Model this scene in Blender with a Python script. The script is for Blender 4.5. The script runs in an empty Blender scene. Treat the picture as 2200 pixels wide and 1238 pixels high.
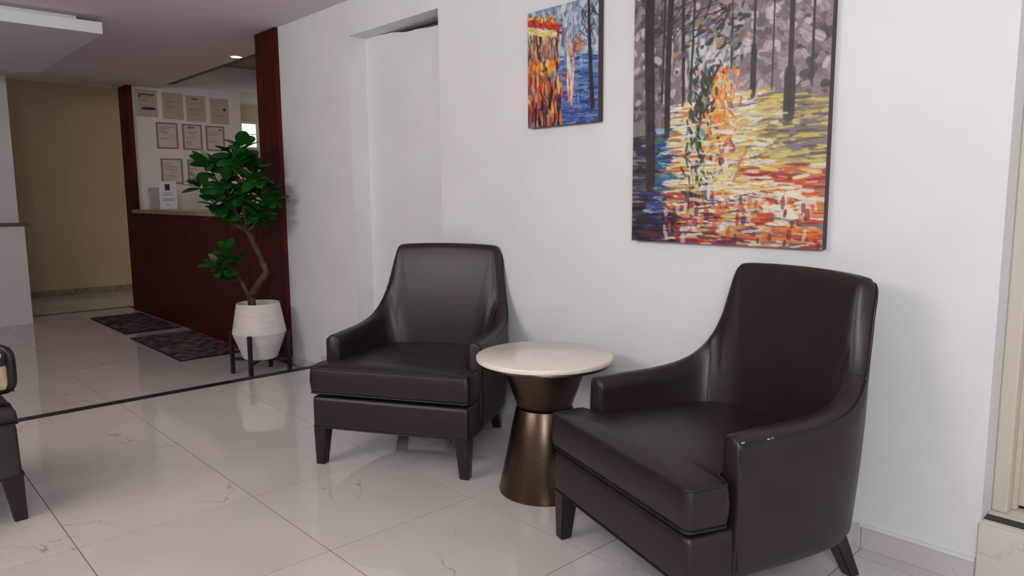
import bpy, bmesh, math, random
import numpy as np
from mathutils import Vector, Matrix

random.seed(7)
PI = math.pi
SC = bpy.context.scene
COL = SC.collection

# ------------------------------------------------------------------ camera
FPX = 1556.56
YAW, PITCH, ROLL = math.radians(136.9256), math.radians(-7.3209), math.radians(-0.42836)
fwd = Vector((math.cos(PITCH)*math.cos(YAW), math.cos(PITCH)*math.sin(YAW), math.sin(PITCH)))
r0 = fwd.cross(Vector((0, 0, 1))).normalized()
u0 = r0.cross(fwd)
rgt = math.cos(ROLL)*r0 + math.sin(ROLL)*u0
upv = -math.sin(ROLL)*r0 + math.cos(ROLL)*u0
cd = bpy.data.cameras.new('camera')
cam = bpy.data.objects.new('camera', cd)
COL.objects.link(cam)
M = Matrix((rgt, upv, -fwd)).transposed().to_4x4()
M.translation = Vector((0, 0, 1.3))
cam.matrix_world = M
cd.sensor_width = 36.0
cd.sensor_fit = 'HORIZONTAL'
cd.lens = FPX/2200*36.0
cd.clip_start = 0.05
SC.camera = cam

# ------------------------------------------------------------------ world, lights, exposure
vs = SC.view_settings
vs.view_transform = 'Standard'
vs.look = 'None'
vs.gamma = 1.0
vs.use_curve_mapping = False
vs.exposure = 0.0
world = bpy.data.worlds.new('world')
SC.world = world
world.use_nodes = True
bg = world.node_tree.nodes['Background']
bg.inputs['Color'].default_value = (0.92, 1.0, 0.93, 1)
bg.inputs['Strength'].default_value = 1.3


def area_light(name, loc, direction, sx, sy, power, color):
    d = bpy.data.lights.new(name, 'AREA')
    d.shape = 'RECTANGLE'
    d.size, d.size_y, d.energy, d.color = sx, sy, power, color
    o = bpy.data.objects.new(name, d)
    COL.objects.link(o)
    o.location = loc
    o.rotation_euler = Vector(direction).to_track_quat('-Z', 'Y').to_euler()
    return o


# the lamp panel that hangs above and behind the photographer
area_light('lobby_lamp_light', (0.9, -0.9, 2.15), (-0.30, 0.90, 0.30), 0.9, 0.6, 66, (0.965, 0.99, 1.0))
# added fill light farther along the lobby, evens out the wall
area_light('lobby_fill_light_far', (-2.9, -1.6, 2.25), (-0.20, 0.90, 0.62), 2.0, 0.5, 62, (1.0, 0.935, 0.905))
# warm lamp under the high ceiling behind the counter; added fill in the corridor
area_light('reception_lamp_light', (-7.3, 4.1, 2.90), (0, 0, -1), 0.6, 0.6, 13, (1.0, 0.72, 0.56))
area_light('corridor_fill_light', (-10.25, 1.9, 2.92), (0, 0, -1), 0.3, 0.3, 1.1, (1.0, 0.82, 0.62))


# ------------------------------------------------------------------ helpers
def lin(c):
    return tuple(((v/255)/12.92 if v/255 <= 0.04045 else ((v/255+0.055)/1.055)**2.4) for v in c)


def new_mat(name, col, rough=0.5, metal=0.0, spec=0.5):
    m = bpy.data.materials.new(name)
    m.use_nodes = True
    b = m.node_tree.nodes['Principled BSDF']
    b.inputs['Base Color'].default_value = (*col, 1)
    b.inputs['Roughness'].default_value = rough
    b.inputs['Metallic'].default_value = metal
    b.inputs['Specular IOR Level'].default_value = spec
    return m


def nd(m, t, **kw):
    n = m.node_tree.nodes.new(t)
    for k, v in kw.items():
        setattr(n, k, v)
    return n


def lk(m, a, b):
    m.node_tree.links.new(a, b)


def noise_mat(name, c1, c2, scale, rough=0.5, bump=0.0, bscale=None, stretch=(1, 1, 1), metal=0.0, spec=0.5, lo=0.35, hi=0.65, detail=4, coord='Object'):
    m = new_mat(name, c1, rough, metal, spec)
    b = m.node_tree.nodes['Principled BSDF']
    tc = nd(m, 'ShaderNodeTexCoord')
    mp = nd(m, 'ShaderNodeMapping')
    mp.inputs['Scale'].default_value = stretch
    lk(m, tc.outputs[coord], mp.inputs['Vector'])
    n = nd(m, 'ShaderNodeTexNoise')
    n.inputs['Scale'].default_value = scale
    n.inputs['Detail'].default_value = detail
    lk(m, mp.outputs[0], n.inputs['Vector'])
    r = nd(m, 'ShaderNodeValToRGB')
    r.color_ramp.elements[0].position = lo
    r.color_ramp.elements[0].color = (*c1, 1)
    r.color_ramp.elements[1].position = hi
    r.color_ramp.elements[1].color = (*c2, 1)
    lk(m, n.outputs['Fac'], r.inputs['Fac'])
    lk(m, r.outputs['Color'], b.inputs['Base Color'])
    if bump:
        n2 = nd(m, 'ShaderNodeTexNoise')
        n2.inputs['Scale'].default_value = bscale or scale
        n2.inputs['Detail'].default_value = 3
        lk(m, mp.outputs[0], n2.inputs['Vector'])
        bp = nd(m, 'ShaderNodeBump')
        bp.inputs['Strength'].default_value = bump
        bp.inputs['Distance'].default_value = 0.002
        lk(m, n2.outputs['Fac'], bp.inputs['Height'])
        lk(m, bp.outputs[0], b.inputs['Normal'])
    return m


def marble_mat(name, base, vein, rough):
    m = new_mat(name, base, rough)
    b = m.node_tree.nodes['Principled BSDF']
    geo = nd(m, 'ShaderNodeNewGeometry')
    oi = nd(m, 'ShaderNodeObjectInfo')
    mul = nd(m, 'ShaderNodeMath', operation='MULTIPLY')
    mul.inputs[1].default_value = 37.0
    lk(m, oi.outputs['Random'], mul.inputs[0])
    add = nd(m, 'ShaderNodeVectorMath', operation='ADD')
    lk(m, geo.outputs['Position'], add.inputs[0])
    lk(m, mul.outputs[0], add.inputs[1])
    n = nd(m, 'ShaderNodeTexNoise')
    n.inputs['Scale'].default_value = 0.8
    n.inputs['Detail'].default_value = 6
    n.inputs['Roughness'].default_value = 0.55
    n.inputs['Distortion'].default_value = 0.35
    lk(m, add.outputs[0], n.inputs['Vector'])
    s = nd(m, 'ShaderNodeMath', operation='SUBTRACT')
    s.inputs[1].default_value = 0.5
    lk(m, n.outputs['Fac'], s.inputs[0])
    a = nd(m, 'ShaderNodeMath', operation='ABSOLUTE')
    lk(m, s.outputs[0], a.inputs[0])
    mr = nd(m, 'ShaderNodeMapRange')
    mr.inputs['From Min'].default_value = 0.0
    mr.inputs['From Max'].default_value = 0.0032
    mr.inputs['To Min'].default_value = 1.0
    mr.inputs['To Max'].default_value = 0.0
    lk(m, a.outputs[0], mr.inputs['Value'])
    n2 = nd(m, 'ShaderNodeTexNoise')
    n2.inputs['Scale'].default_value = 2.6
    n2.inputs['Detail'].default_value = 2
    lk(m, add.outputs[0], n2.inputs['Vector'])
    mr2 = nd(m, 'ShaderNodeMapRange')
    mr2.inputs['From Min'].default_value = 0.50
    mr2.inputs['From Max'].default_value = 0.66
    lk(m, n2.outputs['Fac'], mr2.inputs['Value'])
    pr = nd(m, 'ShaderNodeMath', operation='MULTIPLY')
    lk(m, mr.outputs[0], pr.inputs[0])
    lk(m, mr2.outputs[0], pr.inputs[1])
    # broad soft clouding
    n3 = nd(m, 'ShaderNodeTexNoise')
    n3.inputs['Scale'].default_value = 2.2
    n3.inputs['Detail'].default_value = 3
    lk(m, add.outputs[0], n3.inputs['Vector'])
    mr3 = nd(m, 'ShaderNodeMapRange')
    mr3.inputs['From Min'].default_value = 0.4
    mr3.inputs['From Max'].default_value = 0.75
    mr3.inputs['To Max'].default_value = 0.13
    lk(m, n3.outputs['Fac'], mr3.inputs['Value'])
    mx0 = nd(m, 'ShaderNodeMix', data_type='RGBA')
    mx0.inputs[6].default_value = (*base, 1)
    mx0.inputs[7].default_value = (*vein, 1)
    lk(m, mr3.outputs[0], mx0.inputs[0])
    mx = nd(m, 'ShaderNodeMix', data_type='RGBA')
    lk(m, mx0.outputs[2], mx.inputs[6])
    mx.inputs[7].default_value = (*vein, 1)
    pm = nd(m, 'ShaderNodeMath', operation='MULTIPLY')
    pm.inputs[1].default_value = 0.6
    lk(m, pr.outputs[0], pm.inputs[0])
    lk(m, pm.outputs[0], mx.inputs[0])
    lk(m, mx.outputs[2], b.inputs['Base Color'])
    return m


def finish(bm, name, mat, parent=None, smooth=False, loc=None, angle=None):
    bmesh.ops.recalc_face_normals(bm, faces=bm.faces)
    me = bpy.data.meshes.new(name)
    bm.to_mesh(me)
    bm.free()
    if smooth:
        for p in me.polygons:
            p.use_smooth = True
        if angle is not None:
            me.set_sharp_from_angle(angle=math.radians(angle))
    me.materials.append(mat)
    o = bpy.data.objects.new(name, me)
    COL.objects.link(o)
    if parent:
        o.parent = parent
    if loc is not None:
        o.location = loc
    return o


def tag(o, label=None, cat=None, group=None, kind=None):
    if label:
        o['label'] = label
    if cat:
        o['category'] = cat
    if group:
        o['group'] = group
    if kind:
        o['kind'] = kind
    return o


def empty(name, loc, rz=0.0, label=None, cat=None, group=None, kind=None):
    o = bpy.data.objects.new(name, None)
    COL.objects.link(o)
    o.location = loc
    o.rotation_euler = (0, 0, rz)
    return tag(o, label, cat, group, kind)


def add_box(bm, x0, x1, y0, y1, z0, z1, bev=0.0):
    vs_ = [bm.verts.new((x, y, z)) for z in (z0, z1) for y in (y0, y1) for x in (x0, x1)]
    fs = [(0, 2, 3, 1), (4, 5, 7, 6), (0, 1, 5, 4), (2, 6, 7, 3), (0, 4, 6, 2), (1, 3, 7, 5)]
    faces = [bm.faces.new([vs_[i] for i in f]) for f in fs]
    if bev:
        es = list({e for f in faces for e in f.edges})
        bmesh.ops.bevel(bm, geom=es, offset=bev, segments=2, affect='EDGES', profile=0.5)


def box(name, mat, b, parent=None, bev=0.0, kind=None):
    bm = bmesh.new()
    add_box(bm, *b, bev=bev)
    o = finish(bm, name, mat, parent)
    if kind:
        o['kind'] = kind
    return o


def add_tube(bm, pts, rad, n=8, closed=False, caps=True):
    pts = [Vector(p) for p in pts]
    N = len(pts)
    rads = rad if isinstance(rad, (list, tuple)) else [rad]*N
    rings = []
    prev = None
    for i in range(N):
        if closed:
            t = pts[(i+1) % N]-pts[i-1]
        else:
            t = pts[min(i+1, N-1)]-pts[max(i-1, 0)]
        t.normalize()
        if prev is None:
            ref = Vector((0, 0, 1)) if abs(t.z) < 0.9 else Vector((1, 0, 0))
            a = t.cross(ref).normalized()
        else:
            a = (prev-t*prev.dot(t)).normalized()
        prev = a
        b = t.cross(a)
        rings.append([bm.verts.new(pts[i]+(a*math.cos(2*PI*k/n)+b*math.sin(2*PI*k/n))*rads[i]) for k in range(n)])
    for i in range(N if closed else N-1):
        A, B = rings[i], rings[(i+1) % N]
        for k in range(n):
            bm.faces.new((A[k], A[(k+1) % n], B[(k+1) % n], B[k]))
    if caps and not closed:
        bm.faces.new(rings[0])
        bm.faces.new(rings[-1])


def add_lathe(bm, prof, n=48, cx=0, cy=0):
    rings = []
    for r, z in prof:
        if r < 1e-6:
            rings.append([bm.verts.new((cx, cy, z))])
        else:
            rings.append([bm.verts.new((cx+r*math.cos(2*PI*k/n), cy+r*math.sin(2*PI*k/n), z)) for k in range(n)])
    for A, B in zip(rings[:-1], rings[1:]):
        if len(A) == 1 and len(B) == 1:
            continue
        for k in range(n):
            k2 = (k+1) % n
            if len(A) == 1:
                bm.faces.new((A[0], B[k2], B[k]))
            elif len(B) == 1:
                bm.faces.new((A[k], A[k2], B[0]))
            else:
                bm.faces.new((A[k], A[k2], B[k2], B[k]))


def catmull(P, sub):
    P = [np.array(p, float) for p in P]
    out = []
    for i in range(len(P)-1):
        p0 = P[max(i-1, 0)]
        p1, p2 = P[i], P[i+1]
        p3 = P[min(i+2, len(P)-1)]
        for k in range(sub):
            t = k/sub
            out.append(0.5*((2*p1)+(-p0+p2)*t+(2*p0-5*p1+4*p2-p3)*t*t+(-p0+3*p1-3*p2+p3)*t**3))
    out.append(P[-1])
    return out


def copy_tree(o, parent=None):
    c = o.copy()
    COL.objects.link(c)
    if parent:
        c.parent = parent
    for ch in list(o.children):
        copy_tree(ch, c)
    return c


# ------------------------------------------------------------------ materials
m_wall = noise_mat('white_paint', lin((224, 224, 226)), lin((230, 230, 232)), 2.5, 0.55, bump=0.06, bscale=60, coord='Object')
m_ceil = new_mat('ceiling_paint', lin((230, 221, 223)), 0.8)
m_ceil2 = new_mat('reception_ceiling_paint', lin((158, 140, 126)), 0.8)
m_shade_brown = new_mat('shade_brown', lin((104, 88, 78)), 0.7)  # dark brown in place of shade on the ceiling step and rear board
m_beige = noise_mat('beige_paint', lin((210, 188, 164)), lin((214, 194, 172)), 1.5, 0.6)
m_tile = marble_mat('marble_tile', lin((216, 212, 206)), lin((120, 112, 112)), 0.045)
m_skirt = marble_mat('skirting_marble', lin((208, 201, 199)), lin((150, 142, 142)), 0.2)
m_grout = noise_mat('grout', lin((112, 92, 76)), lin((88, 70, 58)), 8, 0.8)
m_black = new_mat('black_metal', lin((24, 18, 17)), 0.45)
m_leather = noise_mat('dark_leather', lin((31, 21, 17)), lin((37, 26, 22)), 9, 0.40, bump=0.10, bscale=420, spec=0.5)
m_piping = new_mat('leather_piping', lin((20, 15, 14)), 0.4)
m_legwood = noise_mat('dark_leg_wood', lin((27, 17, 15)), lin((38, 24, 20)), 12, 0.32, stretch=(6, 6, 0.6))
m_bronze = noise_mat('brushed_bronze', lin((86, 71, 61)), lin((100, 84, 72)), 40, 0.30, bump=0.05, bscale=90, stretch=(1, 1, 14), metal=1.0)
m_stone = noise_mat('cream_stone', lin((240, 234, 224)), lin((236, 229, 218)), 30, 0.2, detail=6)
m_wood = noise_mat('mahogany_slat', lin((88, 22, 10)), lin((48, 11, 6)), 5, 0.45, stretch=(8, 8, 0.5), spec=0.22)
m_pot = noise_mat('white_pot', lin((226, 220, 214)), lin((214, 208, 202)), 9, 0.6, bump=0.15, bscale=30, stretch=(1, 1, 6))
m_bark = noise_mat('bark', lin((92, 62, 50)), lin((52, 34, 28)), 22, 0.8, bump=0.5, bscale=30)
m_leaf = noise_mat('leaf_green', lin((32, 98, 30)), lin((14, 58, 18)), 6, 0.5, spec=0.35)
m_soil = noise_mat('soil', lin((40, 30, 25)), lin((60, 46, 38)), 60, 0.9)
m_rug = noise_mat('rug_pile', lin((50, 38, 33)), lin((136, 116, 104)), 11, 0.95, bump=0.9, bscale=160, lo=0.42, hi=0.66, detail=8)
m_rugedge = new_mat('rug_binding', lin((30, 22, 20)), 0.9)
m_cream = new_mat('cream_door_paint', lin((208, 200, 188)), 0.35)
m_paper = new_mat('paper', lin((184, 172, 158)), 0.5)
m_papw = new_mat('white_paper', lin((210, 202, 200)), 0.5)
m_ink = new_mat('ink', lin((124, 114, 110)), 0.6)
m_inkd = new_mat('dark_ink', lin((30, 26, 28)), 0.6)
m_cframe = new_mat('grey_frame', lin((140, 122, 114)), 0.5)
m_canvas = new_mat('canvas_edge', lin((70, 52, 52)), 0.6)
m_ctop = noise_mat('counter_stone', lin((176, 160, 140)), lin((140, 124, 106)), 25, 0.25)
m_ledge = noise_mat('ledge_wood', lin((120, 92, 74)), lin((92, 68, 54)), 8, 0.4, stretch=(1, 6, 6))
m_signw = new_mat('sign_sheet', lin((226, 226, 240)), 0.4)
m_green = new_mat('sign_green', lin((22, 52, 46)), 0.5)
m_winframe = new_mat('window_frame_paint', lin((226, 222, 210)), 0.4)
m_glassy = bpy.data.materials.new('clear_acrylic')
m_glassy.use_nodes = True
_b = m_glassy.node_tree.nodes['Principled BSDF']
_b.inputs['Base Color'].default_value = (0.62, 0.56, 0.54, 1)
_b.inputs['Roughness'].default_value = 0.15
_b.inputs['Transmission Weight'].default_value = 0.6
_b.inputs['IOR'].default_value = 1.12
m_pane = bpy.data.materials.new('window_glass')
m_pane.use_nodes = True
_b = m_pane.node_tree.nodes['Principled BSDF']
_b.inputs['Base Color'].default_value = (0.97, 1.0, 0.98, 1)
_b.inputs['Roughness'].default_value = 0.0
_b.inputs['Transmission Weight'].default_value = 1.0
_b.inputs['IOR'].default_value = 1.02
m_lamp = bpy.data.materials.new('downlight_lens')
m_lamp.use_nodes = True
_b = m_lamp.node_tree.nodes['Principled BSDF']
_b.inputs['Emission Color'].default_value = (1.0, 0.80, 0.50, 1)
_b.inputs['Emission Strength'].default_value = 9.0
# black and cream print of the cushion
m_print = new_mat('black_cream_print', lin((190, 172, 140)), 0.75)
_b = m_print.node_tree.nodes['Principled BSDF']
_tc = nd(m_print, 'ShaderNodeTexCoord')
_n = nd(m_print, 'ShaderNodeTexNoise')
_n.inputs['Scale'].default_value = 11
_n.inputs['Detail'].default_value = 1.5
_n.inputs['Distortion'].default_value = 2.2
lk(m_print, _tc.outputs['Object'], _n.inputs['Vector'])
_r = nd(m_print, 'ShaderNodeValToRGB')
_r.color_ramp.interpolation = 'CONSTANT'
_r.color_ramp.elements[0].color = (*lin((26, 21, 19)), 1)
_r.color_ramp.elements[1].position = 0.43
_r.color_ramp.elements[1].color = (*lin((186, 166, 132)), 1)
lk(m_print, _n.outputs['Fac'], _r.inputs['Fac'])
lk(m_print, _r.outputs['Color'], _b.inputs['Base Color'])

# ------------------------------------------------------------------ the setting
WY = 2.67          # plane of the wall with the paintings
CZ = 2.605         # lobby ceiling
LZ = -0.07         # lower floor beyond the black nosing

NX0, NX1, NZ = -4.46, -3.466, 2.374   # the blocked doorway
# --- floors with separate tiles
floor = box('floor', m_grout, (-5.03, 2.6, -3.0, WY+0.3, -0.07, -0.0012), kind='structure')
lower = box('floor', m_grout, (-12.0, -5.03, -3.0, 7.0, LZ-0.07, LZ-0.0012), kind='structure')
tb = bmesh.new()
add_box(tb, -0.5, 0.5, -0.5, 0.5, -0.012, 0.0, bev=0.0005)
tile0 = finish(tb, 'tile', m_tile)
tile_mesh = tile0.data
bpy.data.objects.remove(tile0)


def lay(parent, xs, ys, z, gap=0.0032):
    for i in range(len(xs)-1):
        for j in range(len(ys)-1):
            o = bpy.data.objects.new('tile', tile_mesh)
            COL.objects.link(o)
            o.parent = parent
            o.location = ((xs[i]+xs[i+1])/2, (ys[j]+ys[j+1])/2, z)
            o.scale = (xs[i+1]-xs[i]-gap, ys[j+1]-ys[j]-gap, 1)


lay(floor, [-4.989, -4.46, -3.70, -2.99, -2.316, -1.64, -0.97, -0.30, 0.37, 1.04, 1.71, 2.38, 2.6],
    [-3.0, -2.815, -2.14, -1.465, -0.79, -0.115, 0.56, 1.235, 1.91, 2.585, WY], 0.0)
lay(floor, [NX0, -3.70, NX1], [WY, WY+0.134], 0.0)
lay(lower, [-9.93, -9.25, -8.57, -7.88, -7.20, -6.52, -5.84, -5.155, -5.066],
    [-3.0, -2.27, -1.56, -0.85, -0.14, 0.56, 1.26, 2.0, WY-0.02], LZ)
lay(lower, [-11.98, -11.31, -10.63, -9.96], [-0.14, 0.56, 1.26, 2.0, 2.7, 3.4, 4.1, 4.8, 5.5, 6.2, 6.98], LZ)
# nosing strips
box('trim_1', m_black, (-5.065, -4.99, -3.0, WY-0.001, -0.03, 0.003), kind='structure', bev=0.001)
box('trim_2', m_black, (-9.965, -9.925, 1.5, 2.72, LZ-0.01, LZ+0.004), kind='structure', bev=0.001)

# --- wall with the paintings, with the blocked doorway as a real recess
NX0, NX1, NZ = -4.46, -3.466, 2.374
bm = bmesh.new()
add_box(bm, -5.50, NX0, WY, WY+0.20, LZ, 2.95)
add_box(bm, NX0, NX1, WY, WY+0.20, NZ, 2.95)
add_box(bm, NX1, -0.605, WY, WY+0.20, 0.0, 2.95)
add_box(bm, -0.605, 0.45, WY, WY+0.20, 2.25, 2.95)
add_box(bm, 0.45, 2.6, WY, WY+0.20, 0.0, 2.95)
wall_back = finish(bm, 'wall_back', m_wall)
wall_back['kind'] = 'structure'
# board that closes the doorway, its torn top edge sagging to the right
bm = bmesh.new()
N = 24
fr, bk = [], []
for i in range(N+1):
    t = i/N
    x = NX0+(NX1-NX0)*t
    z = NZ-0.001 if t < 0.14 else NZ-0.001-0.062*((t-0.14)/0.86)**1.1+0.004*math.sin(9*t)+0.003*math.sin(23*t)
    z = min(z, NZ-0.001)
    fr.append((bm.verts.new((x, WY+0.135, z)), bm.verts.new((x, WY+0.135, 0.0))))
    bk.append((bm.verts.new((x, WY+0.165, z)), bm.verts.new((x, WY+0.165, 0.0))))
for i in range(N):
    bm.faces.new((fr[i][0], fr[i+1][0], fr[i+1][1], fr[i][1]))
    bm.faces.new((bk[i][0], bk[i+1][0], bk[i+1][1], bk[i][1]))
    bm.faces.new((fr[i][0], fr[i+1][0], bk[i+1][0], bk[i][0]))
bm.faces.new((fr[0][0], fr[0][1], bk[0][1], bk[0][0]))
bm.faces.new((fr[N][0], fr[N][1], bk[N][1], bk[N][0]))
finish(bm, 'blocking_board', m_wall, wall_back)
box('rear_board', m_shade_brown, (NX0-0.05, NX1+0.05, WY+0.22, WY+0.25, 0.0, 2.6), wall_back)  # coloured dark so the gap above the torn board reads as shade

# --- other walls
box('wall_right', m_wall, (2.6, 2.75, -3.0, -1.9, 0, CZ), kind='structure')
box('wall_right', m_wall, (2.6, 2.75, 0.4, WY+0.2, 0, CZ), kind='structure')
box('wall_right', m_wall, (2.6, 2.75, -1.9, 0.4, 2.2, CZ), kind='structure')  # these pieces leave an unseen opening, added to let in daylight fill
box('wall_front', m_wall, (-12.0, 2.75, -3.15, -3.0, LZ, CZ), kind='structure')
box('wall_left', m_beige, (-11.95, -11.8, -3.0, 4.60, LZ, 3.0), kind='structure')

# --- ceilings
box('ceiling', m_ceil, (-9.73, 2.75, -3.15, WY, CZ, CZ+0.10), kind='structure')
bm = bmesh.new()
add_box(bm, -9.73, -5.50, WY, 2.985, CZ, CZ+0.06)
o = finish(bm, 'trim_3', m_ceil)
o['kind'] = 'structure'
o = box('trim_7', m_shade_brown, (-9.73, -5.50, WY, 3.19, CZ+0.06, CZ+0.10), kind='structure')  # shade beyond the ceiling edge put into a dark colour
box('ceiling', m_ceil2, (-12.0, -5.3, -3.15, 7.0, 2.95, 3.05), kind='structure')

# --- reception interior
box('wall_certificates', m_wall, (-9.62, -9.45, 2.70, 4.02, LZ, 2.95), kind='structure')
box('wall_lintel', m_wall, (-9.62, -9.45, 4.02, 6.5, 2.69, 2.95), kind='structure')
box('ceiling', m_ceil, (-11.2, -9.62, 3.0, 6.5, 2.70, 2.75), kind='structure')
box('trim_4', m_wall, (-9.45, -9.43, 2.70, 4.02, 2.655, 2.685), kind='structure')
bm = bmesh.new()
add_box(bm, -9.6, -5.3, 6.5, 6.65, LZ, 2.95)
add_box(bm, -11.2, -10.95, 6.5, 6.65, LZ, 2.95)
add_box(bm, -10.95, -9.6, 6.5, 6.65, LZ, 0.7)  # unseen opening above this, added so daylight brightens the ceiling inside
add_box(bm, -10.95, -9.6, 6.5, 6.65, 2.5, 2.95)
o = finish(bm, 'wall_reception', m_wall)
o['kind'] = 'structure'
box('wall_reception', m_wall, (-5.45, -5.3, WY+0.2, 6.5, LZ, 2.95), kind='structure')
XW = -11.05
bm = bmesh.new()
add_box(bm, XW-.15, XW, 3.2, 4.71, LZ, 2.95)
add_box(bm, XW-.15, XW, 4.71, 6.3, 2.44, 2.95)
add_box(bm, XW-.15, XW, 4.71, 6.3, 1.92, 2.045)
add_box(bm, XW-.15, XW, 4.775, 6.3, LZ, 1.92)
add_box(bm, XW-.15, XW, 4.71, 4.775, LZ, 1.5)
add_box(bm, XW-.15, XW, 6.3, 6.5, LZ, 2.95)
o = finish(bm, 'wall_window_side', m_beige)
o['kind'] = 'structure'
win = empty('window_1', (XW-.07, 5.505, 2.045), kind='structure')
bm = bmesh.new()
for b in ((-0.02, 0.02, -0.795, 0.795, 0, 0.02), (-0.02, 0.02, -0.795, 0.795, 0.375, 0.395),
          (-0.02, 0.02, -0.795, -0.775, 0.02, 0.375), (-0.02, 0.02, 0.775, 0.795, 0.02, 0.375),
          (-0.012, 0.012, -0.775, 0.775, 0.212, 0.222), (-0.012, 0.012, -0.54, -0.50, 0.02, 0.212), (-0.012, 0.012, -0.54, -0.50, 0.222, 0.375)):
    add_box(bm, *b)
finish(bm, 'window_frame', m_winframe, win)
box('pane', m_pane, (-0.003, 0.003, -0.775, 0.775, 0.02, 0.375), win)

# --- low wall and column at the far left
box('wall_column', m_wall, (-9.70, -9.50, -1.5, 1.50, 1.04, CZ), kind='structure')
box('wall_low', m_wall, (-9.70, -9.40, -1.5, 1.53, LZ, 1.005), kind='structure')
box('trim_5', m_ledge, (-9.72, -9.37, -1.5, 1.575, 1.005, 1.04), kind='structure', bev=0.004)

# --- skirting
def skirt(name, x0, x1, y, z, h, joints, mat, t=0.012):
    r = empty(name, (0, 0, 0), kind='structure')
    xs = [x0]+joints+[x1]
    for a, b in zip(xs[:-1], xs[1:]):
        box('tile', mat, (a+0.001, b-0.001, y-t, y, z, z+h), r, bev=0.002)
    return r


skirt('baseboard_back', NX1, -0.612, WY, 0.0, 0.086, [-3.0, -2.33, -1.65, -0.975], m_skirt)
skirt('baseboard_back', -5.0, NX0, WY, 0.0, 0.086, [-4.73], m_skirt)
skirt('baseboard_lower', -5.50, -5.05, WY, LZ, 0.075, [-5.2], m_skirt)
r = empty('baseboard_left', (0, 0, 0), kind='structure')
for a in np.arange(0.9, 4.5, 0.7):
    box('tile', m_ctop, (-11.80, -11.785, a, a+0.697, LZ, LZ+0.085), r, bev=0.002)
box('trim_9', m_wall, (-0.98, -0.612, WY-0.018, WY, 0.084, 0.095), kind='structure')

# --- doorway at the right: raised sill, frame, leaf
SZ = 0.226
sill = empty('doorstep', (-0.08, WY, 0), kind='structure')
sill.name = 'trim_6'
box('riser_tile', m_tile, (-0.527, 0.53, -0.012, 0.0, 0.0, SZ-0.006), sill, bev=0.001)
box('sill_tile', m_tile, (-0.524, 0.53, 0.0, 0.26, SZ-0.03, SZ), sill)
box('step_core', m_grout, (-0.524, 0.53, 0.0, 0.26, 0.0, SZ-0.03), sill)
box('black_inlay', m_black, (-0.523, 0.53, 0.022, 0.072, SZ-0.001, SZ+0.0015), sill)
door = empty('door_1', (-0.08, WY+0.14, SZ), kind='structure')
bm = bmesh.new()
add_box(bm, -0.525, -0.478, -0.025, 0.06, 0, 2.02, bev=0.006)
add_box(bm, 0.478, 0.53, -0.025, 0.06, 0, 2.02, bev=0.006)
add_box(bm, -0.478, 0.478, -0.025, 0.06, 1.97, 2.02, bev=0.006)
finish(bm, 'door_frame', m_cream, door)
box('door_leaf', m_cream, (-0.482, 0.482, 0.055, 0.095, 0.012, 1.97), door)
box('gap_shade_bar', m_black, (-0.482, 0.482, 0.062, 0.09, 0.0005, 0.011), door)  # black bar standing in for the shade under the leaf
box('door_stop', m_cream, (-0.4775, -0.463, 0.03, 0.054, 0.002, 1.969), door)

# --- suspended ceiling box at the upper left
susp = empty('ceiling_box', (-7.1, 0.35, 2.48), label='white two tier plasterboard box hanging below the lobby ceiling', cat='ceiling panel')
box('lower_panel', m_wall, (-1.10, 1.10, -1.4, 1.215, 0.0, 0.082), susp, bev=0.002)
box('upper_panel', m_wall, (-0.98, 0.98, -1.3, 1.08, 0.082, 0.1249), susp)

# --- mahogany slats: pillar, counter front and far post
def slats(name, x0, x1, y, z0, z1, pitch, parent, mat=m_wood):
    bm = bmesh.new()
    add_box(bm, x0, x1, y-0.012, y, z0, z1)
    x = x0
    while x < x1-0.004:
        add_box(bm, x+0.0015, min(x+pitch-0.0045, x1), y-0.026, y-0.011, z0, z1, bev=0.0)
        x += pitch
    o = finish(bm, name, mat, parent)
    o['kind'] = 'stuff'
    return o


pil = empty('slat_pillar', (-5.69, WY, LZ), label='red brown slatted wood pillar beside the white wall, right end of the reception opening', cat='pillar')
box('core', m_wood, (-0.18, 0.18, 0.0, 0.16, 0.0, CZ-LZ-0.001), pil)
slats('slat', -0.18, 0.181, 0.0, 0.0, CZ-LZ-0.001, 0.0225, pil)
box('edge_strip', m_wood, (0.180, 0.189, -0.03, 0.0, 0.0, CZ-LZ-0.001), pil)
post = empty('slat_post', (-9.535, WY, LZ), label='dark slatted wood post at the far left end of the reception counter', cat='post')
box('core', m_wood, (-0.165, 0.165, 0.0, 0.03, 0.0, CZ-LZ-0.001), post)
slats('slat', -0.165, 0.166, 0.0, 0.0, CZ-LZ-0.001, 0.0225, post)
desk = empty('reception_counter', (-7.62, WY, LZ), label='long reception counter with dark slatted wood front and stone top', cat='counter')
box('body', m_wood, (-1.745, 1.745, 0.0, 0.45, 0.0, 1.19), desk)
slats('slat', -1.745, 1.745, 0.0, 0.0, 1.19, 0.0225, desk)
box('worktop', m_ctop, (-1.745, 1.745, -0.06, 0.47, 1.19, 1.235), desk, bev=0.003)
TOPZ = LZ+1.235

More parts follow.
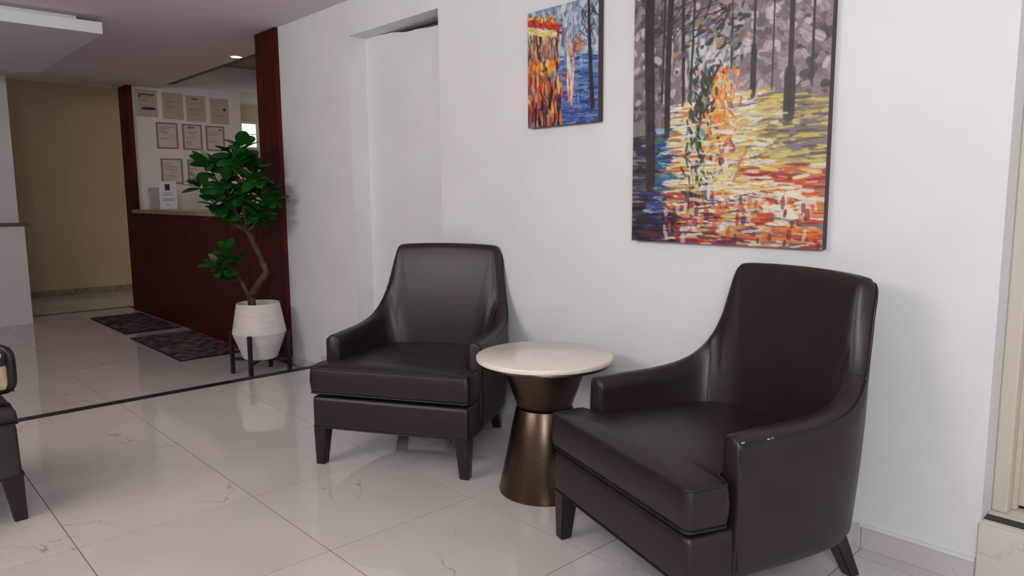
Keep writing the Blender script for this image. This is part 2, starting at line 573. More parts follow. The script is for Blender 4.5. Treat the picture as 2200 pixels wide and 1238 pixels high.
# ------------------------------------------------------------------ armchairs
ST = [  # outer bottom (u,v), outer top (u,v), height, inner top (u,v), inner seat (u,v)
    (.410, .180, .410, .180, .612, .338, .182, .338, .185),
    (.410, .300, .411, .300, .616, .334, .300, .330, .290),
    (.408, .440, .411, .450, .621, .332, .432, .315, .420),
    (.398, .560, .406, .570, .637, .330, .540, .296, .520),
    (.380, .640, .393, .650, .670, .326, .615, .283, .580),
    (.358, .690, .372, .708, .728, .318, .668, .268, .612),
    (.336, .725, .349, .750, .815, .306, .704, .250, .636),
    (.312, .752, .331, .780, .915, .296, .728, .226, .653),
    (.285, .775, .319, .803, .985, .287, .744, .196, .665),
    (.255, .792, .304, .817, 1.017, .275, .753, .166, .673),
    (.225, .803, .275, .826, 1.028, .250, .760, .135, .678),
    (.130, .820, .150, .840, 1.034, .135, .774, .070, .685),
    (.000, .828, .000, .845, 1.036, .000, .780, .000, .688)]
SUB = 5
SEAM = 5*SUB


def chair_section(s):
    ub, vb, ut, vt, h, ui, vi, us, vs_ = s
    P = []
    for z, k in ((0.185, -0.012), (0.20, -0.003)):
        P.append((ub+0, vb, z, k))
    zt = h-0.022
    z0 = 0.22
    out = []
    # outer wall
    cu = ub*0.0
    for (uu, vv, z, k) in P:
        d = math.hypot(uu, vv-0.4)
        out.append((uu+k*uu/d, vv+k*(vv-0.4)/d if vv > 0.45 else vv, z))
    for t in (0, .2, .4, .6, .8, 1.0):
        e = t**1.25
        bulge = 0.010*math.sin(PI*t)
        d = math.hypot(ub, max(vb-0.4, 0)) or 1
        out.append((ub+(ut-ub)*e+bulge*ub/d, vb+(vt-vb)*e+bulge*max(vb-0.4, 0)/d, z0+(zt-z0)*t))
    # rim roll from outer top to inner top
    for a in (0.18, 0.40, 0.60, 0.82):
        zz = h-0.022+0.022*math.sin(PI*min(1, max(0, 0.5+(a-0.5)*0.6)))**0.8 if False else h-0.020*abs(2*a-1)**3
        out.append((ut+(ui-ut)*a, vt+(vi-vt)*a, zz))
    # inner face, slightly padded
    zi = h-0.030
    zb = 0.40
    for t in (0, .12, .3, .5, .7, .88, 1.0):
        pad = 0.018*math.sin(PI*t)*min(1, max(0, (h-0.62)/0.25))
        uu, vv = ui+(us-ui)*t, vi+(vs_-vi)*t
        d = math.hypot(uu, vv-0.35) or 1
        out.append((uu-pad*uu/d, vv-pad*(vv-0.35)/d, zi+(zb-zi)*t))
    return out


def sym_stations():
    S = catmull(ST, SUB)
    left = [np.array([-s[0], s[1], -s[2], s[3], s[4], -s[5], s[6], -s[7], s[8]]) for s in S[:-1]]
    return S + left[::-1]


STN = sym_stations()
SECT = [chair_section(s) for s in STN]
NS = len(STN)


def sect_mirror_ok():
    return NS


def shell_mesh(i0, i1, cap_front=None):
    bm = bmesh.new()
    grid = [[bm.verts.new(p) for p in SECT[i]] for i in range(i0, i1+1)]
    for a, b in zip(grid[:-1], grid[1:]):
        for k in range(len(a)-1):
            bm.faces.new((a[k], a[k+1], b[k+1], b[k]))
    if cap_front is not None:
        ring = grid[0] if cap_front == 0 else grid[-1]
        pts = [v.co.copy() for v in ring]
        c = sum(pts, Vector())/len(pts)
        r1 = [bm.verts.new(Vector((c.x+(p.x-c.x)*0.90, p.y-0.010, c.z+(p.z-c.z)*0.985 if p.z > 0.5 else p.z))) for p in pts]
        r2 = [bm.verts.new(Vector((c.x+(p.x-c.x)*0.70, p.y-0.014, c.z+(p.z-c.z)*0.955 if p.z > 0.5 else p.z))) for p in pts]
        for A, B in ((ring, r1), (r1, r2)):
            for k in range(len(A)):
                k2 = (k+1) % len(A)
                bm.faces.new((A[k], A[k2], B[k2], B[k]))
        bm.faces.new(r2)
    return bm


def plan_solid(bm, poly, rings, top_center=None, top_bulge=0.0, top_steps=4):
    """stack of closed outlines: rings = [(z, inset)], capped; the top is crowned towards top_center"""
    P = [Vector((p[0], p[1])) for p in poly]
    n = len(P)
    nor = []
    for i in range(n):
        a, b = P[i-1], P[(i+1) % n]
        t = (b-a).normalized()
        nor.append(Vector((t.y, -t.x)))
    R = []
    for z, ins in rings:
        R.append([bm.verts.new((P[i].x-nor[i].x*ins, P[i].y-nor[i].y*ins, z)) for i in range(n)])
    for A, B in zip(R[:-1], R[1:]):
        for k in range(n):
            bm.faces.new((A[k], A[(k+1) % n], B[(k+1) % n], B[k]))
    bm.faces.new(R[0][::-1])
    last = R[-1]
    if top_center is None:
        bm.faces.new(last)
    else:
        c = Vector((top_center[0], top_center[1], 0))
        zt = rings[-1][0]
        base = [v.co.copy() for v in last]
        prev = last
        for s in range(1, top_steps):
            f = 1-s/top_steps
            z = zt+top_bulge*(1-f**2.2)
            cur = [bm.verts.new((c.x+(p.x-c.x)*f, c.y+(p.y-c.y)*f, z)) for p in base]
            for k in range(n):
                bm.faces.new((prev[k], prev[(k+1) % n], cur[(k+1) % n], cur[k]))
            prev = cur
        tip = bm.verts.new((c.x, c.y, zt+top_bulge))
        for k in range(n):
            bm.faces.new((prev[k], prev[(k+1) % n], tip))


def densify(poly, step=0.03):
    out = []
    n = len(poly)
    for i in range(n):
        a, b = np.array(poly[i]), np.array(poly[(i+1) % n])
        m = max(1, int(np.linalg.norm(b-a)/step))
        for k in range(m):
            out.append(tuple(a+(b-a)*k/m))
    return out


def round_poly(poly, r, seg=4):
    out = []
    n = len(poly)
    for i in range(n):
        p = np.array(poly[i], float)
        a = np.array(poly[i-1], float)-p
        b = np.array(poly[(i+1) % n], float)-p
        la, lb = np.linalg.norm(a), np.linalg.norm(b)
        rr = min(r[i] if isinstance(r, list) else r, la*0.45, lb*0.45)
        p0, p1 = p+a/la*rr, p+b/lb*rr
        for k in range(seg+1):
            t = k/seg
            out.append(tuple((1-t)**2*p0+2*t*(1-t)*p+t*t*p1))
    return out


def tapered_leg(top, bot, wt, wb):
    bm = bmesh.new()
    A = [bm.verts.new((top[0]+sx*wt/2, top[1]+sy*wt/2, top[2])) for sx, sy in ((-1, -1), (1, -1), (1, 1), (-1, 1))]
    B = [bm.verts.new((bot[0]+sx*wb/2, bot[1]+sy*wb/2, bot[2])) for sx, sy in ((-1, -1), (1, -1), (1, 1), (-1, 1))]
    fs = [bm.faces.new(A), bm.faces.new(B[::-1])]
    for k in range(4):
        fs.append(bm.faces.new((A[k], B[k], B[(k+1) % 4], A[(k+1) % 4])))
    es = list({e for f in fs for e in f.edges})
    bmesh.ops.bevel(bm, geom=es, offset=0.003, segments=2, affect='EDGES')
    return bm


def make_chair():
    t = empty('armchair', (0, 0, 0))
    # shell in three upholstered pieces, meeting at the two seams
    arm_r = finish(shell_mesh(0, SEAM, 0), 'armrest', m_leather, t, smooth=True, angle=50)
    arm_l = finish(shell_mesh(NS-1-SEAM, NS-1, 1), 'armrest', m_leather, t, smooth=True, angle=50)
    back = finish(shell_mesh(SEAM, NS-1-SEAM), 'backrest', m_leather, t, smooth=True, angle=60)
    k_out = 7   # outer rim index in the section
    def rim(i0, i1):
        pts = [SECT[i][k_out] for i in range(i0, i1+1)]
        return pts
    def drop(pts, first):
        e = pts[0] if first else pts[-1]
        col = [(e[0], e[1]-0.004, e[2]-0.012-j*0.03) for j in range(13)]
        return (col[::-1]+pts) if first else (pts+col)
    for (o, pts) in ((arm_r, drop(rim(0, SEAM), True)), (arm_l, drop(rim(NS-1-SEAM, NS-1), False)), (back, rim(SEAM, NS-1-SEAM))):
        bm = bmesh.new()
        add_tube(bm, pts, 0.0044, 6)
        finish(bm, 'piping', m_piping, o, smooth=True)
    for i in (SEAM, NS-1-SEAM):
        bm = bmesh.new()
        add_tube(bm, [SECT[i][k] for k in range(8, len(SECT[i]))], 0.0018, 6)
        finish(bm, 'seam', m_piping, back, smooth=True)
    # T-shaped seat cushion
    half = [(.405, 0.0), (.412, .135), (.335, .158), (.335, .30), (.318, .43), (.285, .56), (.262, .625), (.235, .652), (.11, .676)]
    poly = [(-.405, 0.0)] + half[:1] + half[1:] + [(0, .682)] + [(-a, b) for a, b in half[1:]][::-1]
    rad = [.020, .020, .014, .02]+[.02]*(len(poly)-6)+[.02, .014]
    cp = densify(round_poly(poly, rad), 0.03)
    bm = bmesh.new()
    plan_solid(bm, cp, [(.353, .024), (.355, .008), (.361, .001), (.380, -.004), (.42, -.009), (.46, -.005), (.480, -.001), (.487, .002), (.489, .010)], (0, .10), .020, 6)
    seat = finish(bm, 'seat_cushion', m_leather, t, smooth=True, angle=70)
    for z, ins in ((.484, -.001), (.361, -.001)):
        bm = bmesh.new()
        add_tube(bm, [(p[0]*(1+ins), p[1], z) for p in cp], 0.0046, 6, closed=True)
        finish(bm, 'piping', m_piping, seat, smooth=True)
    # apron (upholstered seat rail)
    half = [(.402, .004), (.404, .14), (.395, .30), (.39, .45), (.365, .62), (.31, .73), (.22, .785)]
    poly = [(-.402, .004)]+half+[(0, .80)]+[(-a, b) for a, b in half[1:]][::-1]
    ap = densify(round_poly(poly, [.022, .022]+[.02]*(len(poly)-2)), 0.03)
    bm = bmesh.new()
    plan_solid(bm, ap, [(.186, .010), (.190, .002), (.20, 0), (.32, 0), (.336, .004), (.342, .014)])
    apron = finish(bm, 'seat_rail', m_leather, t, smooth=True, angle=50)
    bm = bmesh.new()
    add_tube(bm, [(p[0], p[1], .190) for p in ap if p[1] < .16 and True][:], 0.0036, 6)
    bm.free()
    bm = bmesh.new()
    ends = [p for p in ap]
    add_tube(bm, [(p[0], p[1], .191) for p in ends], 0.0036, 6, closed=True)
    finish(bm, 'piping', m_piping, apron, smooth=True)
    # four wooden legs
    for sx in (-1, 1):
        finish(tapered_leg((sx*.366, .042, .19), (sx*.374, .034, 0), .068, .044), 'leg', m_legwood, t)
        finish(tapered_leg((sx*.275, .70, .19), (sx*.285, .795, 0), .060, .042), 'leg', m_legwood, t)
    return t


ch1 = make_chair()
ch1.location = (-2.804, 1.815, 0.0)
ch1.rotation_euler = (0, 0, math.radians(30.1))
tag(ch1, 'dark brown leather tub armchair left of the round table, in front of the doorway recess', 'armchair', 'leather armchairs by the wall')
ch2 = copy_tree(ch1)
ch2.location = (-1.447, 1.783, 0.0)
ch2.rotation_euler = (0, 0, math.radians(-18.7))
tag(ch2, 'dark brown leather tub armchair with scuffed arm, under the large painting', 'armchair', 'leather armchairs by the wall')
# white scuffs on the arm of the right armchair
m_scuff = new_mat('worn_edge', lin((190, 180, 172)), 0.7)
for (uu, vv, zz, sz) in ((.4125, .181, .600, .0045), (.4135, .275, .597, .004), (.413, .290, .598, .003)):
    bm = bmesh.new()
    bmesh.ops.create_icosphere(bm, subdivisions=1, radius=sz, matrix=Matrix.Translation((uu, vv, zz)) @ Matrix.Diagonal((.5, 1.8, .6, 1)))
    finish(bm, 'scuff_mark', m_scuff, ch2)
# torn lining hanging under the left armchair
bm = bmesh.new()
add_tube(bm, [(.24, .22, .19), (.235, .215, .165), (.245, .21, .14), (.232, .205, .12), (.238, .2, .105)], [.006, .012, .008, .01, .004], 6)
finish(bm, 'torn_lining', m_black, ch1, smooth=True)

# ------------------------------------------------------------------ round side table
tab = empty('side_table', (-2.17, 2.22, 0), label='round side table with white stone top on bronze hourglass base between the armchairs', cat='table')
bm = bmesh.new()
add_lathe(bm, [(0, .586), (.292, .586), (.297, .588), (.299, .592), (.299, .602), (.297, .606), (.293, .608), (0, .608)], 96)
finish(bm, 'tabletop', m_stone, tab, smooth=True, angle=40)
bm = bmesh.new()
add_lathe(bm, [(0, .5855), (.286, .5855), (.288, .583), (.288, .576), (.285, .573), (0, .573)], 96)
finish(bm, 'support_plate', m_bronze, tab, smooth=True, angle=40)
bm = bmesh.new()
add_lathe(bm, [(0, .573), (.188, .573), (.119, .380), (.117, .378), (0, .378)], 96)
finish(bm, 'upper_cone', m_bronze, tab, smooth=True, angle=30)
bm = bmesh.new()
add_lathe(bm, [(0, .378), (.124, .378), (.1255, .376), (.2035, .006), (.202, 0), (0, 0)], 96)
finish(bm, 'lower_cone', m_bronze, tab, smooth=True, angle=30)

# ------------------------------------------------------------------ bench corner and cushion at the left edge
bench = empty('bench', (-3.405, 0.478, 0), label='black leather seat with tapered dark legs cut off by the left edge', cat='bench')
pb = densify(round_poly([(-.62, -1.1), (0, -1.1), (0, 0), (-.62, 0)], .02), .05)
bm = bmesh.new()
plan_solid(bm, pb, [(.186, .008), (.19, .002), (.20, .006), (.38, .010), (.402, .014)])
rail = finish(bm, 'seat_rail', m_leather, bench, smooth=True, angle=50)
bm = bmesh.new()
add_tube(bm, [(p[0], p[1], .191) for p in pb], .0036, 6, closed=True)
finish(bm, 'piping', m_piping, rail, smooth=True)
bm = bmesh.new()
plan_solid(bm, pb, [(.4025, .014), (.41, .008), (.43, .004), (.455, .008), (.475, .022), (.487, .045)], (-.31, -.55), .012, 6)
cush = finish(bm, 'seat_cushion', m_leather, bench, smooth=True, angle=70)
bm = bmesh.new()
add_tube(bm, [(p[0]*.985-.004, p[1]*.985-.004, .407) for p in pb], .0034, 6, closed=True)
finish(bm, 'piping', m_piping, cush, smooth=True)
for lx, ly in ((-.045, -.04), (-.045, -1.06), (-.575, -.04), (-.575, -1.06)):
    finish(tapered_leg((lx, ly, .19), (lx+(.012 if lx > -.3 else -.012), ly+(.016 if ly > -.5 else -.016), 0), .074, .046), 'leg', m_legwood, bench)

pw = empty('throw_pillow', (-3.675, 0.305, 0.520), math.radians(40), label='black and cream patterned throw pillow leaning at the left edge', cat='pillow')
bm = bmesh.new()
nx, nz = 26, 14
W2, H2, T2 = .27, .096, .06
front, backv = [], []
for j in range(nz+1):
    rf, rb = [], []
    for i in range(nx+1):
        a, b = i/nx*2-1, j/nz*2-1
        f = (max(0, 1-abs(a)**3.2)*max(0, 1-abs(b)**2.6))**0.5
        sx = W2*a*(1-.05*(1-abs(b)))
        sz = H2*b*(1-.05*abs(a)**2)+H2
        edge = abs(a) == 1 or abs(b) == 1
        vf = bm.verts.new((sx, -T2*f, sz))
        rf.append(vf)
        rb.append(vf if edge else bm.verts.new((sx, T2*f, sz)))
    front.append(rf)
    backv.append(rb)
for j in range(nz):
    for i in range(nx):
        bm.faces.new((front[j][i], front[j][i+1], front[j+1][i+1], front[j+1][i]))
        q = (backv[j][i], backv[j+1][i], backv[j+1][i+1], backv[j][i+1])
        if len({v for v in q}) == 4 and not all(v in (front[j][i], front[j][i+1], front[j+1][i+1], front[j+1][i]) for v in q):
            bm.faces.new(q)
finish(bm, 'cover', m_print, pw, smooth=True)
bm = bmesh.new()
eg = []
for k in range(64):
    a = 2*PI*k/64
    ca, sa = math.cos(a), math.sin(a)
    eg.append((W2*math.copysign(abs(ca)**.35, ca)*.985, 0, H2+H2*math.copysign(abs(sa)**.35, sa)*.975))
add_tube(bm, eg, .017, 8, closed=True)
finish(bm, 'dark_border', m_piping, pw, smooth=True)

# ------------------------------------------------------------------ paintings (generic abstract stand-ins)
def raster(W, H):
    return np.zeros((H, W, 3))


def dab(img, x, y, L, w, ang, col, alpha=1.0, rng=None):
    H, W, _ = img.shape
    R = int(max(L, w)*W*0.6)+2
    cx, cy = x*W, y*H
    x0, x1 = max(0, int(cx-R)), min(W, int(cx+R)+1)
    y0, y1 = max(0, int(cy-R)), min(H, int(cy+R)+1)
    if x0 >= x1 or y0 >= y1:
        return
    X, Y = np.meshgrid(np.arange(x0, x1)-cx, np.arange(y0, y1)-cy)
    c, s = math.cos(ang), math.sin(ang)
    a = (X*c+Y*s)/(L*W*0.5)
    b = (-X*s+Y*c)/(w*W*0.5)
    d = np.abs(a)**3+np.abs(b)**2.5
    k = np.clip((1.0-d)*2.5, 0, 1)*alpha
    br = 1+0.10*np.sin(b*7+x*90)*1.0
    colr = np.clip(np.array(col)[None, None, :]*br[..., None], 0, 1)
    img[y0:y1, x0:x1] = img[y0:y1, x0:x1]*(1-k[..., None])+colr*k[..., None]


def C(*c):
    return np.array(c)/255.0


def big_art(W, H):
    g = np.random.default_rng(11)
    im = raster(W, H)
    im[:] = C(128, 116, 119)
    U = lambda a, b: g.uniform(a, b)
    # mottled grey upper half
    for _ in range(900):
        x, y = U(0, 1), U(0, .62)
        left = x < .42
        v = U(48, 130) if (left and g.random() < .62) else U(85, 190)
        if x > .86 and g.random() < .5:
            v = U(45, 110)
        dab(im, x, y, U(.03, .09), U(.015, .05), U(0, PI), C(v, v*.91, v*.93), U(.5, .95))
    for _ in range(70):
        dab(im, U(.0, 1), U(.05, .5), U(.03, .06), U(.02, .04), U(0, PI), C(196, 186, 188), .8)
    # pale glow in the middle
    for _ in range(170):
        x, y = g.normal(.42, .09), U(.30, .86)
        dab(im, x, y, U(.05, .13), U(.012, .03), PI/2+g.normal(0, .2), [C(214, 210, 212), C(188, 204, 214), C(226, 222, 208), C(206, 194, 206)][g.integers(4)], U(.4, .8))
    # floor of colour, horizontal knife marks
    zones = [((0, .14), (.62, .98), [(52, 44, 58), (38, 36, 66), (84, 76, 80), (30, 24, 28)]),
             ((.10, .26), (.60, .95), [(58, 92, 170), (46, 50, 130), (40, 110, 110), (150, 190, 210), (60, 40, 70)]),
             ((.24, .46), (.52, .95), [(222, 214, 140), (214, 222, 190), (226, 200, 150), (190, 92, 50), (226, 224, 216)]),
             ((.46, .72), (.50, .82), [(226, 220, 206), (216, 206, 130), (190, 150, 80), (214, 196, 208), (224, 214, 160)]),
             ((.70, 1.0), (.52, .74), [(206, 196, 96), (190, 168, 86), (120, 108, 100), (200, 180, 120), (92, 80, 78)]),
             ((.60, 1.0), (.74, 1.0), [(210, 104, 40), (196, 62, 38), (226, 160, 90), (228, 214, 190), (150, 40, 40), (214, 130, 60)]),
             ((.24, .66), (.82, 1.0), [(150, 34, 34), (206, 96, 44), (226, 214, 190), (84, 24, 44), (70, 50, 96), (214, 160, 90)]),
             ((.0, .26), (.90, 1.0), [(30, 24, 34), (52, 46, 96), (84, 40, 40), (24, 20, 24)])]
    for (xa, xb), (ya, yb), cols in zones:
        n = int((xb-xa)*(yb-ya)*3800)
        for _ in range(n):
            c = cols[g.integers(len(cols))]
            dab(im, U(xa, xb), U(ya, yb), U(.05, .14), U(.008, .018), g.normal(0, .06), C(*c), U(.55, .95))
    # dark upright bars
    for x, w, y1 in ((.10, .062, .80), (.215, .035, .62), (.285, .018, .52), (.17, .012, .5), (.335, .012, .5)):
        for k in range(int(y1*60)):
            y = k/60
            dab(im, x+.01*math.sin(y*5+x*40)+(.02*(.3-y) if y < .3 else 0), y, .09, w, PI/2+g.normal(0, .05), C(*(np.array((44, 35, 37))*U(.7, 1.25))), .8)
    for x, w, y1, b in ((.825, .024, .60, .055), (.655, .012, .52, .03), (.545, .007, .42, .012), (.92, .012, .5, .012), (.745, .007, .5, .009)):
        for k in range(int(y1*60)):
            y = k/60
            dab(im, x, y, .08, w if y < y1-.14 else b, PI/2+g.normal(0, .03), C(*(np.array((50, 42, 45))*U(.7, 1.2))), .8)
    for _ in range(60):   # slanted twig-like scratches
        dab(im, U(.1, .5), U(.05, .3), U(.08, .2), .007, -.55+g.normal(0, .3), C(52, 42, 45), .8)
    # drifting warm, dark green and violet patches over the pale middle
    for _ in range(90):
        dab(im, g.normal(.45, .10), g.normal(.30, .06), U(.02, .06), U(.008, .022), g.normal(-.4, .6), [C(38, 36, 38), C(34, 48, 44), C(60, 110, 120), C(120, 150, 70), C(206, 130, 76), C(96, 88, 140)][g.choice(6, p=[.4, .25, .1, .09, .09, .07])], .75)
    for _ in range(190):
        dab(im, g.normal(.49, .05), U(.42, .72), U(.02, .07), U(.008, .022), PI/2+g.normal(0, .6), [C(222, 120, 40), C(226, 150, 60), C(206, 90, 36), C(226, 190, 110)][g.integers(4)], .8)
    for _ in range(170):
        dab(im, g.normal(.41, .05), U(.40, .86), U(.03, .07), U(.008, .020), PI/2+g.normal(0, .5), [C(36, 44, 32), C(30, 28, 30), C(56, 72, 44), C(70, 130, 150)][g.choice(4, p=[.35, .3, .2, .15])], .75)
    for _ in range(30):
        dab(im, g.normal(.52, .05), U(.66, .88), U(.04, .08), U(.01, .02), PI/2+g.normal(0, .4), [C(120, 70, 130), C(206, 110, 70), C(226, 214, 206)][g.integers(3)], .75)
    for _ in range(150):
        x, y = g.normal(.56, .12), U(.58, .95)
        dab(im, x, y, U(.04, .12), U(.008, .02), g.normal(0, .12), [C(228, 222, 206), C(220, 210, 130), C(206, 168, 96), C(226, 218, 226)][g.integers(4)], .75)
    for _ in range(40):
        dab(im, g.normal(.84, .05), g.normal(.86, .03), U(.04, .1), U(.012, .02), g.normal(0, .1), C(228, 222, 204), .8)
    # vertical streaks near the lower edge
    for _ in range(70):
        dab(im, U(.2, .98), U(.84, .99), U(.03, .07), U(.014, .03), PI/2+g.normal(0, .1), [C(120, 26, 34), C(228, 220, 206), C(210, 110, 40), C(60, 30, 60), C(206, 60, 40)][g.integers(5)], .6)
    return im


def small_art(W, H):
    g = np.random.default_rng(5)
    im = raster(W, H)
    im[:] = C(120, 140, 170)
    U = lambda a, b: g.uniform(a, b)
    for _ in range(420):
        x, y = U(0, 1), U(0, .5)
        c = [(176, 200, 214), (130, 150, 180), (190, 186, 206), (92, 104, 130), (206, 214, 220)][g.integers(5)]
        dab(im, x, y, U(.06, .16), U(.02, .05), PI/2+g.normal(0, .3), C(*c), U(.5, .9))
    for _ in range(380):      # blue lower right
        x, y = U(.48, 1), U(.42, 1)
        d = (y-.42)/.58
        c = [(96-60*d, 140-90*d, 196-50*d), (60, 96, 170), (30, 50, 120), (130-70*d, 170-90*d, 210-60*d)][g.integers(4)]
        dab(im, x, y, U(.06, .16), U(.012, .03), g.normal(0, .15), C(*c), U(.5, .9))
    for _ in range(240):      # warm middle band of uprights on the left
        x, y = U(0, .46), U(.20, .50)
        c = [(70, 44, 40), (206, 150, 90), (190, 70, 40), (96, 110, 140), (222, 200, 120), (50, 34, 36), (150, 130, 150)][g.integers(7)]
        dab(im, x, y, U(.08, .16), U(.015, .035), PI/2+g.normal(0, .08), C(*c), U(.6, .9))
    for _ in range(130):      # slanting red band, then a yellow band
        t = U(0, .48)
        dab(im, t, .075+.21*t+g.normal(0, .016), U(.05, .1), U(.02, .035), .32, [C(196, 50, 28), C(214, 84, 34), C(150, 26, 40)][g.integers(3)], .85)
    for _ in range(90):
        t = U(0, .42)
        dab(im, t, .150+.19*t+g.normal(0, .012), U(.06, .1), U(.015, .03), .30, [C(226, 210, 130), C(206, 176, 96), C(230, 222, 180)][g.integers(3)], .85)
    for _ in range(50):
        t = U(0, .42)
        dab(im, t, .03+.2*t+g.normal(0, .012), U(.03, .06), U(.02, .04), U(0, PI), [C(222, 130, 60), C(226, 206, 120), C(120, 100, 90)][g.integers(3)], .85)
    for _ in range(90):       # orange row
        dab(im, U(.04, .46), g.normal(.485, .028), U(.05, .1), U(.03, .05), PI/2+g.normal(0, .25), [C(226, 110, 26), C(214, 76, 24), C(232, 160, 50), C(226, 200, 130), C(60, 34, 26)][g.integers(5)], .85)
    for _ in range(330):      # streaked warm foreground
        x, y = U(0, .5), U(.57, 1)
        dark = (y-.57)/.43
        cols = [(52, 30, 34), (36, 22, 34), (206, 84, 30), (226, 150, 50), (186, 40, 28), (228, 206, 160), (70, 46, 60)]
        p = np.array([.1+.16*dark, .08+.16*dark, .22, .18, .16, .1, .1])
        dab(im, x, y, U(.06, .16), U(.015, .04), PI/2+g.normal(0, .12), C(*cols[g.choice(7, p=p/p.sum())]), U(.6, .95))
    for _ in range(90):       # light vertical glints
        dab(im, .62+g.normal(0, .035), U(.38, .80), U(.08, .16), U(.012, .028), PI/2, [C(226, 226, 226), C(222, 150, 90), C(170, 200, 222), C(196, 84, 60)][g.integers(4)], .7)
    for _ in range(40):       # rust patch
        dab(im, g.normal(.70, .05), g.normal(.36, .04), U(.04, .08), U(.02, .04), U(0, PI), [C(180, 70, 50), C(200, 150, 120), C(110, 90, 96)][g.integers(3)], .75)
    for k in range(110):      # dark upright
        y = k/110*.86
        dab(im, .865+.07*y**1.5, y, .1, .035+.03*y, PI/2-.05, C(*(np.array((36, 32, 44))*U(.8, 1.3))), .85)
    for _ in range(24):
        dab(im, U(.78, .98), U(.06, .30), U(.1, .2), .012, [.6, -.7, 1.1][g.integers(3)]+g.normal(0, .15), C(44, 42, 56), .8)
    return im


def painting(name, x0, x1, z0, z1, depth, art, nx, nz, label):
    t = empty(name, ((x0+x1)/2, WY, z0), label=label, cat='painting')
    w, h = x1-x0, z1-z0
    box('stretcher', m_canvas, (-w/2, w/2, -depth+.001, -0.0005, 0, h), t, bev=0.0015)
    im = art(nx, nz)
    X, Z = np.meshgrid(np.linspace(-w/2, w/2, nx), np.linspace(h, 0, nz))
    co = np.stack([X, np.full_like(X, -depth-.0005), Z], -1).reshape(-1, 3)
    idx = np.arange(nx*nz).reshape(nz, nx)
    f = np.stack([idx[:-1, :-1], idx[1:, :-1], idx[1:, 1:], idx[:-1, 1:]], -1).reshape(-1, 4)
    me = bpy.data.meshes.new('canvas_print')
    me.from_pydata(co.tolist(), [], f.tolist())
    at = me.color_attributes.new('paint', 'FLOAT_COLOR', 'POINT')
    s = im.reshape(-1, 3)
    l = np.where(s <= .04045, s/12.92, ((s+.055)/1.055)**2.4)
    at.data.foreach_set('color', np.concatenate([l, np.ones((len(l), 1))], 1).astype(np.float32).ravel())
    m = new_mat('painted_canvas', (.5, .5, .5), .45)
    va = nd(m, 'ShaderNodeVertexColor', layer_name='paint')
    lk(m, va.outputs['Color'], m.node_tree.nodes['Principled BSDF'].inputs['Base Color'])
    me.materials.append(m)
    o = bpy.data.objects.new('canvas_print', me)
    COL.objects.link(o)
    o.parent = t
    return t


painting('large_painting', -2.022, -1.156, 1.093, 2.30, 0.036, big_art, 260, 360, 'large canvas of grey uprights over orange, yellow and blue strokes, above the right armchair')
painting('small_painting', -2.688, -2.226, 1.636, 2.198, 0.036, small_art, 170, 206, 'smaller canvas of orange and blue strokes hung left of the large canvas')

# ------------------------------------------------------------------ planter stand and potted tree
PX, PY = -5.39, 2.35
stand = empty('plant_stand', (PX, PY, LZ), math.radians(2), label='black four legged stand holding the white faceted pot', cat='plant stand')
for k in range(4):
    a = PI/4+k*PI/2
    x, y = .222*math.cos(a), .222*math.sin(a)
    box('leg', m_black, (x-.014, x+.014, y-.014, y+.014, 0, .335), stand, bev=.002)
for k in range(2):
    a = PI/4+k*PI/2
    bm = bmesh.new()
    add_box(bm, -.209, .209, -.011, .011, .105, .127)
    bmesh.ops.rotate(bm, verts=bm.verts, matrix=Matrix.Rotation(a, 3, 'Z'))
    finish(bm, 'cross_bar', m_black, stand)

tree = empty('potted_tree', (PX, PY, LZ+.128), label='artificial rubber tree with crooked trunk in a white faceted pot', cat='plant')
bm = bmesh.new()
add_lathe(bm, [(0, 0), (.118, 0), (.127, .004), (.199, .197), (.2015, .204), (.1995, .211), (.160, .428), (.158, .432), (.153, .432), (.150, .427), (.156, .39), (.152, .35), (0, .35)], 64)
finish(bm, 'pot', m_pot, tree, smooth=True, angle=25)
bm = bmesh.new()
add_lathe(bm, [(0, .375), (.05, .376), (.12, .372), (.155, .368), (.154, .36), (0, .355)], 32)
finish(bm, 'soil', m_soil, tree, smooth=True)
RX, RY = rgt.x, rgt.y
_n = math.hypot(RX, RY)
RX, RY = RX/_n, RY/_n
ZB = LZ+.128


def tp(px, py, dep=0.0):
    """point of the tree given where it shows beside the pot: a metres right, z height, dep metres deeper"""
    a = (px-560)/272.0
    z = .499+(648-py)/272.0-ZB
    return Vector((RX*a-RY*dep, RY*a+RX*dep, z))


bm = bmesh.new()
add_tube(bm, [tp(548, 668), tp(547, 650), tp(545, 636)], [.032, .030, .030], 10)
add_tube(bm, [tp(544, 642), tp(555, 622), tp(570, 602), tp(580, 588), tp(577, 574), tp(568, 552), tp(558, 528), tp(550, 508), tp(541, 494)],
         [.028, .026, .025, .026, .022, .021, .020, .019, .017], 10)
trunk = finish(bm, 'trunk', m_bark, tree, smooth=True)
tips = [(545, 330, -.02), (520, 345, .06), (482, 368, -.06), (455, 412, .0), (492, 420, .12), (520, 405, -.14), (558, 372, .08), (578, 400, -.04),
        (592, 438, .02), (556, 430, -.16), (526, 452, .1), (500, 458, -.06), (575, 470, -.08), (548, 395, .12), (540, 470, .14), (538, 365, -.1)]
base = tp(545, 500)
for px, py, dp in tips:
    e = tp(px, py, dp)
    mid = base.lerp(e, .5)+Vector((0, 0, -.03))
    bm = bmesh.new()
    add_tube(bm, [tuple(p) for p in catmull([base, mid, e], 4)], [.010-.006*i/8 for i in range(9)], 6)
    finish(bm, 'branch', m_bark, tree, smooth=True)
tips2 = [(498, 545, 0), (482, 568, -.05), (512, 560, .04), (500, 582, -.03), (487, 590, .05), (512, 590, -.06)]
base2 = tp(543, 640)
bm = bmesh.new()
